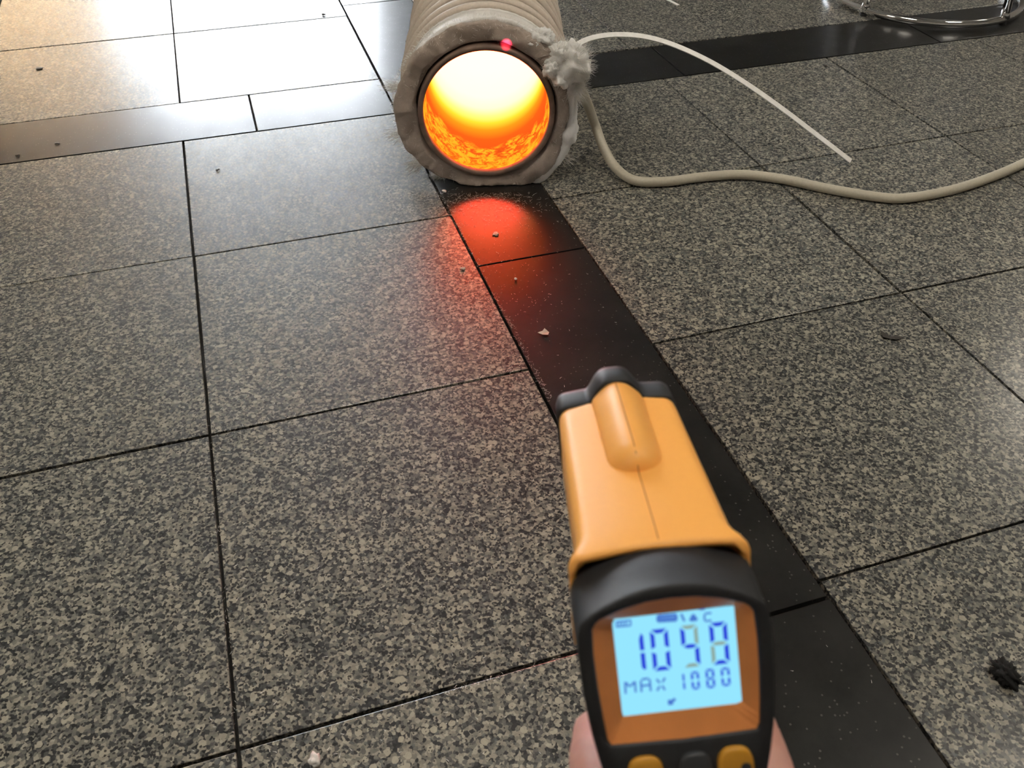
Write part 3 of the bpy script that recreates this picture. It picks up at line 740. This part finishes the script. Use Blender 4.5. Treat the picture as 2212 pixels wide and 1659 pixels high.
# black lower body and nose cap
def low_sec(y_, hw, zt, zb):
    pts_ = [(-hw, zt), (hw, zt), (hw, zt - 3), (hw * .97, zb * .6), (hw * .86, zb + 2.2), (hw * .6, zb), (0, zb - .3), (-hw * .6, zb), (-hw * .86, zb + 2.2), (-hw * .97, zb * .6), (-hw, zt - 3)]
    return [V((x, y_, z)) * mm for x, z in pts_]
secs = [low_sec(16, 23.6, -8, -24), low_sec(24, 23.2, -6, -25), low_sec(32, 22.9, -4, -25), low_sec(60, 22.9, -4, -24), low_sec(100, 22.2, -4, -23), low_sec(110, 21.8, -4, -22)]
v, f = loft(secs); mesh('lower_body', v, f, M['rubber'], gun, True)['label'] = 'black plastic lower body'
def nose_sec(y_, k_, cut=0):
    top = []
    for i_ in range(41):
        x = -21.9 + 43.8 * i_ / 40; ax_ = abs(x)
        z = 17.6 - 1.2 * (x / 21.4) ** 2 - (4.0 * (1 - math.sqrt(max(0, 1 - ((ax_ - 17.9) / 4.0) ** 2))) if ax_ > 17.9 else 0)
        b_ = max(0.0, 1 - ((x - .4) / 10.5) ** 2); z += 7.9 * b_ * b_ * (3 - 2 * b_)
        top.append((x, z))
    pts_ = top + [(22, 4), (22.2, -6), (21.4, -16), (18.5, -21.5), (10, -22.6), (0, -22.8), (-10, -22.6), (-18.5, -21.5), (-21.4, -16), (-22.2, -6), (-22, 4)]
    return [V((x * k_, y_, z * k_)) * mm for x, z in pts_]
def scale_sec(s_, k_): 
    c = sum(s_, V()) / len(s_); return [V((c.x + (p.x - c.x) * k_, p.y, c.z + (p.z - c.z) * k_)) for p in s_]
secs = [nose_sec(108.2, 1.0), nose_sec(109, 1.03), nose_sec(118, 1.02), nose_sec(120.5, 1.0), nose_sec(121.5, .96)]
v, f = loft(secs, True, True); nose = mesh('nose_cap', v, f, M['rubber'], gun, True); nose['label'] = 'black nose cap'
v, f = lathe([(.0095, .1213), (.0095, .1235), (.008, .1235), (.008, .1215), (.0003, .1212)], 40); lens_o = mesh('sensor_lens', v, f, M['grey_button'], gun, True); lens_o.location = (0, 0, -.004)
# grip, trigger, buttons
def grip_sec(yc, z, dy, hw):
    return [V((hw * math.copysign(abs(math.cos(2 * math.pi * k / 28)) ** .7, math.cos(2 * math.pi * k / 28)), yc + dy * math.copysign(abs(math.sin(2 * math.pi * k / 28)) ** .7, math.sin(2 * math.pi * k / 28)), z)) * mm for k in range(28)]
secs = [grip_sec(19, -20, 13, 19), grip_sec(11, -34, 16.5, 17.5), grip_sec(4, -50, 17, 16.5), grip_sec(-2, -75, 18.5, 16.5), grip_sec(-9, -100, 19, 17.5), grip_sec(-14, -122, 20, 18), grip_sec(-15, -126, 17, 15)]
v, f = loft(secs); mesh('grip', v, f, M['rubber'], gun, True)['label'] = 'black pistol grip'
secs = [[V((x, y_ + c_, z)) * mm for x, y_ in ((-4.5, 0), (4.5, 0), (4, 6), (0, 7.5), (-4, 6))] for z, c_ in ((-25, 30), (-34, 27), (-43, 26), (-50, 29))]
v, f = loft(secs); mesh('trigger', v, f, M['button'], gun, True)
def button(px0, px1, pyt, rv, mat, label):
    a = fpix(px0, pyt); b = fpix(px1, pyt); cx = (a[0] + b[0]) / 2; hw = abs(b[0] - a[0]) / 2; top = (a[1] + b[1]) / 2; cv_ = top - rv
    secs = []
    for d, s in ((2, 1.0), (-.9, 1.0), (-1.5, .93), (-1.8, .75)):
        secs.append([fpt(cx + hw * s * math.copysign(abs(math.cos(2 * math.pi * k / 32)) ** .75, math.cos(2 * math.pi * k / 32)), cv_ + rv * s * math.copysign(abs(math.sin(2 * math.pi * k / 32)) ** .75, math.sin(2 * math.pi * k / 32)), d) for k in range(32)])
    v, f = loft(secs); o = mesh('button', v, f, mat, gun, True); o['label'] = label; return o, cx, cv_
button(1352, 1430, 1632, 6.0, M['button'], 'amber button')
button(1462, 1534, 1622, 6.0, M['grey_button'], 'dark grey button')
bo, bx, bv = button(1546, 1624, 1610, 6.5, M['button'], 'amber button with a dark mark')
secs = [[fpt(bx + 2.6 + 1.5 * math.cos(2 * math.pi * k / 16), bv + .5 + 1.5 * math.sin(2 * math.pi * k / 16), d) for k in range(16)] for d in (-1.6, -1.95)]
v, f = loft(secs); mesh('button_mark', v, f, M['grey_button'], bo)
# face plate behind bezel so that the head is closed
v, f = loft([sF(bF, LD + 1.2, 1.05), sF(bF, LD + 3, 1.05)]); mesh('back_plate', v, f, M['rubber'], gun)
# aiming laser
ll = D.lights.new('laser', 'SPOT'); ll.energy = 650.0; ll.color = (1, .05, .13); ll.spot_size = R_(1.0); ll.spot_blend = 1.0; ll.shadow_soft_size = .0006
lo = link(D.objects.new('laser', ll)); spot_w = hit(1094, 97, BASE + AX * -.006, AX)
lp = gun.matrix_world @ V((0, .1240, .012)); lo.location = lp; lo.rotation_euler = (spot_w - lp).to_track_quat('-Z', 'Y').to_euler()

# ------------------------------------------------------------------ hand holding the thermometer
hand_m = bmesh.new()
def capsule(bm, a, b, ra, rb, n=18):
    a, b = V(a) * mm, V(b) * mm; ra *= mm; rb *= mm; t = (b - a).normalized(); s = t.orthogonal().normalized(); u = t.cross(s); secs = []
    for k in range(5):
        an = -math.pi / 2 + math.pi / 2 * k / 5; secs.append((a + t * ra * math.sin(an), ra * math.cos(an)))
    secs.append((a, ra)); secs.append((b, rb))
    for k in range(1, 6):
        an = math.pi / 2 * k / 5; secs.append((b + t * rb * math.sin(an), max(rb * math.cos(an), 1e-5)))
    rings = [[bm.verts.new(c + (s * math.cos(2 * math.pi * j / n) + u * math.sin(2 * math.pi * j / n)) * max(r, 1e-5)) for j in range(n)] for c, r in secs]
    for r0, r1 in zip(rings[:-1], rings[1:]):
        for j in range(n): bm.faces.new((r0[j], r0[(j + 1) % n], r1[(j + 1) % n], r1[j]))
    bm.faces.new(rings[0][::-1]); bm.faces.new(rings[-1])
fing = {
    'index': [(24, -14, -76, 11.5), (29, 12, -73, 10.5), (27, 42, -64, 9.2), (10, 46, -56, 8.4), (-7, 41, -54, 7.4)],
    'middle': [(24, -22, -84, 11.5), (30, 4, -86, 11), (26, 33, -82, 9.6), (6, 36, -79, 8.8), (-18, 24, -80, 7.8)],
    'ring': [(23, -28, -94, 11), (31, -2, -97, 10.5), (26, 26, -94, 9.2), (5, 30, -93, 8.4), (-18, 16, -94, 7.4)],
    'little': [(20, -34, -106, 10.5), (27, -10, -112, 9.8), (24, 14, -111, 8.2), (5, 19, -110, 7.4), (-15, 8, -110, 6.6)],
    'thumb': [(4, -44, -86, 14), (-14, -32, -70, 12.5), (-23.0, -6, -57, 10.2), (-24.5, 14, -60, 9.2), (-23.0, 30, -66, 8)]}
for n_, ch in fing.items():
    for p, q in zip(ch[:-1], ch[1:]): capsule(hand_m, p[:3], q[:3], p[3], q[3])
for a, b, ra, rb in (((10, -62, -104), (24, -14, -76), 17, 11.5), ((10, -62, -104), (24, -22, -80), 17, 12), ((10, -62, -104), (23, -28, -94), 17, 12), ((8, -64, -108), (20, -34, -106), 17, 11),
                     ((10, -62, -104), (4, -44, -82), 17, 14), ((8, -40, -88), (22, -18, -82), 10, 10), ((6, -44, -98), (21, -26, -92), 11, 11),
                     ((10, -62, -104), (12, -92, -128), 20, 22), ((12, -92, -128), (18, -200, -205), 22, 30)):
    capsule(hand_m, a, b, ra, rb)
hand = bm_obj('hand', hand_m, M['skin'], None, True); hand.matrix_world = gun.matrix_world.copy()
md = hand.modifiers.new('skin', 'REMESH'); md.mode = 'VOXEL'; md.voxel_size = .0019; md.use_smooth_shade = True
md = hand.modifiers.new('soft', 'SMOOTH'); md.factor = .5; md.iterations = 6
tag(hand, 'bare hand gripping the thermometer gun from below', 'hand')
def nail(c, nx, tdir, w_=5.2, L=6.0):
    c = V(c) * mm; n_ = V(nx).normalized(); t = V(tdir).normalized(); s = n_.cross(t).normalized(); secs = []
    for k in range(7):
        u = -1 + 2 * k / 6; ww_ = w_ * math.sqrt(max(.05, 1 - (max(0, abs(u) - .35) / .75) ** 2)) * mm
        secs.append([c + t * u * L * mm + s * ww_ * a - n_ * (abs(a) ** 2 * 1.6 * mm) for a in (-1, -.5, 0, .5, 1)] + [c + t * u * L * mm + s * ww_ * a - n_ * ((abs(a) ** 2 * 1.6 + .8) * mm) for a in (1, .5, 0, -.5, -1)])
    v, f = loft(secs); return mesh('fingernail', v, f, M['nail'], hand, True)
nail((-29.5, 29, -61.5), (-.8, .2, .65), (.05, 1, -.35), 5.0, 5.5)
for c in ((-22, 32, -75), (-22, 24, -93), (-19.5, 15.5, -109)): nail(c, (-.6, .8, 0), (-.8, -.55, 0), 4.4, 4.8)
secs = []
sl = [(V((13.5, -118, -146)), 33), (V((14, -121, -148.2)), 36.5), (V((18, -200, -205)), 41), (V((24, -300, -270)), 48)]
for i, (c, r) in enumerate(sl):
    t = (sl[-1][0] - sl[0][0]).normalized(); s = t.orthogonal().normalized(); u = t.cross(s)
    secs.append([(c + (s * math.cos(2 * math.pi * j / 40) + u * math.sin(2 * math.pi * j / 40)) * r * (1 + .03 * math.sin(j * 1.7 + i * 2))) * mm for j in range(40)])
v, f = loft(secs); mesh('sleeve', v, f, M['sleeve'], hand, True)['label'] = 'dark navy sleeve'

# ------------------------------------------------------------------ bar stool on its chrome ring
SC = V((1.816, .283, 0)); SRAD = .2353
stool = empty('bar_stool', SC); tag(stool, 'chrome bar stool standing on a ring base across the black band', 'stool')
path = [V((SRAD * math.cos(2 * math.pi * i / 96), SRAD * math.sin(2 * math.pi * i / 96), .0125)) for i in range(96)]
v, f = sweep(path, .0088, 12, closed=True); weld(mesh('base_ring', v, f, M['chrome'], stool, True))
for k in range(4):
    a = R_(199.5 + 85.5 * k) if k < 2 else R_(199.5 + 90 * k); d = V((math.cos(a), math.sin(a), 0))
    v, f = sweep([d * (SRAD + .0) + V((0, 0, .015)), d * (SRAD - .085) + V((0, 0, .70))], .0095, 12); lg = mesh('leg', v, f, M['chrome'], stool, True)
    v, f = sweep([d * (SRAD + .001) + V((0, 0, .012)), d * (SRAD - .004) + V((0, 0, .034))], lambda t: .0115 - .002 * t, 12); mesh('weld_collar', v, f, M['chrome'], lg, True)
    v, f = sweep([d * SRAD + V((0, 0, .0)), d * SRAD + V((0, 0, .005))], .009, 12); mesh('foot_pad', v, f, M['seat'], lg)
path = [V((.19 * math.cos(2 * math.pi * i / 72), .19 * math.sin(2 * math.pi * i / 72), .33)) for i in range(72)]
v, f = sweep(path, .008, 10, closed=True); weld(mesh('foot_ring', v, f, M['chrome'], stool, True))
secs = [[V((r * math.cos(2 * math.pi * j / 48), r * math.sin(2 * math.pi * j / 48), z)) for j in range(48)] for r, z in ((.150, .695), (.172, .705), (.180, .725), (.178, .745), (.160, .758), (.08, .762))]
v, f = loft(secs); mesh('seat', v, f, M['seat'], stool, True)

# ------------------------------------------------------------------ small things lying on the floor
def flake(name, px, py, r, mat, label, cat, seed, squash=.3, amp=.6, group=None, sub=3):
    bm = bmesh.new(); bmesh.ops.create_icosphere(bm, subdivisions=sub, radius=1)
    zmin = 9
    for vt in bm.verts:
        q = vt.co * 1.6 + V((seed * 7.1, 0, 0)); s = 1 + amp * (noise.noise(q) + .6 * noise.noise(q * 2.6))
        vt.co = V((vt.co.x * s * r, vt.co.y * s * r * .75, vt.co.z * s * r * squash)); zmin = min(zmin, vt.co.z)
    o = bm_obj(name, bm, mat, None, True); g = gnd(px, py); o.location = (g.x, g.y, -zmin + .0002); o.rotation_euler = (0, 0, seed)
    return tag(o, label, cat, group)
flake('wool_crumb', 681, 1645, .0062, M['flake'], 'white crumb of wool on the granite near the thermometer hand', 'debris', 1.3, .6)
flake('wool_crumb', 960, 415, .0042, M['flake'], 'white crumb lying on the black band under the collar', 'debris', 2.1, .4)
flake('wool_crumb', 1000, 581, .0042, M['paper'], 'pale crumb on granite beside the red glow', 'debris', 3.7, .3)
flake('wool_crumb', 1114, 604, .0026, M['flake'], 'tiny pale crumb on the black band below the red glow', 'debris', 4.4, .4)
flake('dirt_speck', 38, 337, .0040, M['chip'], 'dark speck on the black band crossing the glare', 'debris', 5.2, .3, .6, None, 2)
flake('dirt_speck', 123, 311, .0042, M['chip'], 'second dark speck along the band crossing the glare', 'debris', 6.1, .2, .8, None, 2)
flake('dirt_speck', 470, 368, .0036, M['chip'], 'dark speck on granite just below the black cross band', 'debris', 7.2, .3, .6, None, 2)
flake('dirt_speck', 699, 33, .0052, M['chip'], 'dark speck in the white glare on granite', 'debris', 8.5, .4, .6, None, 2)
flake('dirt_speck', 85, 149, .0075, M['chip'], 'round dark smudge on granite beyond the black cross band', 'debris', 9.5, .1, .4, None, 2)
flake('dirt_speck', 1072, 506, .0055, M['paper'], 'grey brown flake in the middle of the red glow', 'debris', 10.5, .08, .9, None, 3)
flake('dirt_speck', 1782, 143, .0050, M['chip'], 'dark speck on granite next to the black band joint', 'debris', 11.2, .3, .6, None, 2)
flake('dirt_speck', 881, 91, .006, M['chip'], 'dark speck beside the cable winding', 'debris', 12.2, .3, .6, None, 2)
# black lint ball with hairs
g = gnd(2168, 1462)
lb = empty('lint_ball', (g.x, g.y, 0)); tag(lb, 'ragged black lint ball on the granite', 'debris')
bm = bmesh.new(); bmesh.ops.create_icosphere(bm, subdivisions=4, radius=1)
for vt in bm.verts:
    q = vt.co * 1.9; s = 1 + .55 * (noise.noise(q) + .8 * noise.noise(q * 2.4) + .5 * noise.noise(q * 6)); vt.co = V((vt.co.x * .0085 * s, vt.co.y * .0125 * s, max(-.006, vt.co.z * .007 * s) + .0062))
bm_obj('lint_core', bm, M['lint'], lb, True)
it = []
for _ in range(90):
    d = V((rnd.gauss(0, 1), rnd.gauss(0, 1), abs(rnd.gauss(0, .5)))).normalized(); st = curl(V((d.x * .006, d.y * .009, .005 + d.z * .004)), d, rnd.uniform(.004, .011), 5, 2.2)
    for s in st: s.z = max(s.z, .0006)
    it.append(st)
tag(strands('lint_hairs', it, M['lint'], lb, .0004), kind='stuff')
# torn dark chip and curled pale chip
def sheet(name, px, outline, mat, label, curl_=.004, th=.0006):
    """outline in px around the chip; laid on the floor and curled up at its tips"""
    P = [gnd(*p) for p in outline]; c = sum(P, V()) / len(P); n = len(P); vs = []
    for p in P:
        d = p - c; vs.append(V((d.x, d.y, .0008 + curl_ * (d.length / .012) ** 2)))
    top = vs + [V((0, 0, .0008))]; bot = [p - V((0, 0, th)) for p in top]
    fs = [(i, (i + 1) % n, n) for i in range(n)] + [(n + 1 + (i + 1) % n, n + 1 + i, 2 * n + 1) for i in range(n)] + [(i, n + 1 + i, n + 1 + (i + 1) % n, (i + 1) % n) for i in range(n)]
    o = mesh(name, top + bot, fs, mat); o.location = (c.x, c.y, 0); tag(o, label, 'debris'); return o
sheet('torn_chip', 0, [(1899, 718), (1912, 722), (1924, 728), (1940, 728), (1952, 734), (1938, 736), (1922, 733), (1906, 731)], M['chip'], 'thin torn dark chip on the granite near a joint', .002)
sheet('curled_chip', 0, [(1161, 722), (1172, 716), (1176, 712), (1186, 720), (1184, 726), (1172, 724)], M['paper'], 'small curled pale chip on the black band', .004)
P0, P1 = gnd(1425, -8), gnd(1465, 12)
d = (P1 - P0).normalized(); n2 = V((-d.y, d.x, 0)); P0 = P0 - d * .12
v, f = loft([[p + n2 * a * .004 + V((0, 0, z)) for a, z in ((-1, .0003), (1, .0003), (1, .0018), (-1, .0018))] for p in (P0, (P0 + P1) / 2 + n2 * .002, P1)])
ct = mesh('cable_tie', v, f, M['tie']); tag(ct, 'short white nylon cable tie lying on the granite behind the band', 'cable tie')
# loose mineral fibres over the floor
it = []
def fib(x, y, L):
    g_ = gnd(x, y); q_ = tl(g_)
    if q_.y > -.012 and abs(q_.x) < .19: return
    a = rnd.uniform(0, math.pi); d_ = V((math.cos(a), math.sin(a), 0)); st = curl(V((g_.x, g_.y, .0006)), d_, L, 4, 1.0)
    for k_, s in enumerate(st): s.z = .0006 + .0008 * rnd.random()
    it.append(st)
for _ in range(420):                                   # thick under the mouth
    x = rnd.gauss(1060, 75); y_ = 418 + abs(rnd.gauss(0, 28)); fib(x, y_, rnd.uniform(.003, .009))
for _ in range(300): fib(rnd.gauss(1080, 90), rnd.uniform(430, 700), rnd.uniform(.001, .004))
for _ in range(160): fib(rnd.gauss(965, 28), rnd.gauss(455, 25), rnd.uniform(.002, .006))
def along(p, q, n_, sp):
    for _ in range(n_):
        t = rnd.random(); fib(p[0] + (q[0] - p[0]) * t + rnd.gauss(0, sp), p[1] + (q[1] - p[1]) * t + rnd.gauss(0, sp), rnd.uniform(.0015, .005))
along((940, 400), (1033, 573), 130, 3); along((1033, 573), (1190, 865), 160, 3); along((900, 850), (1140, 795), 50, 3); along((453, 940), (517, 1615), 40, 4)
along((453, 940), (760, 872), 30, 3); along((960, 1500), (1230, 1420), 45, 3)
for _ in range(170): fib(rnd.uniform(420, 1250), rnd.uniform(620, 1650), rnd.uniform(.002, .005))
for _ in range(40): fib(rnd.uniform(1300, 2200), rnd.uniform(120, 1640), rnd.uniform(.002, .004))
fo = strands('loose_fibres', it, M['fibre'], None, .00026)
tag(fo, 'loose pale mineral fibres scattered over the floor before the furnace', 'fibres', kind='stuff')
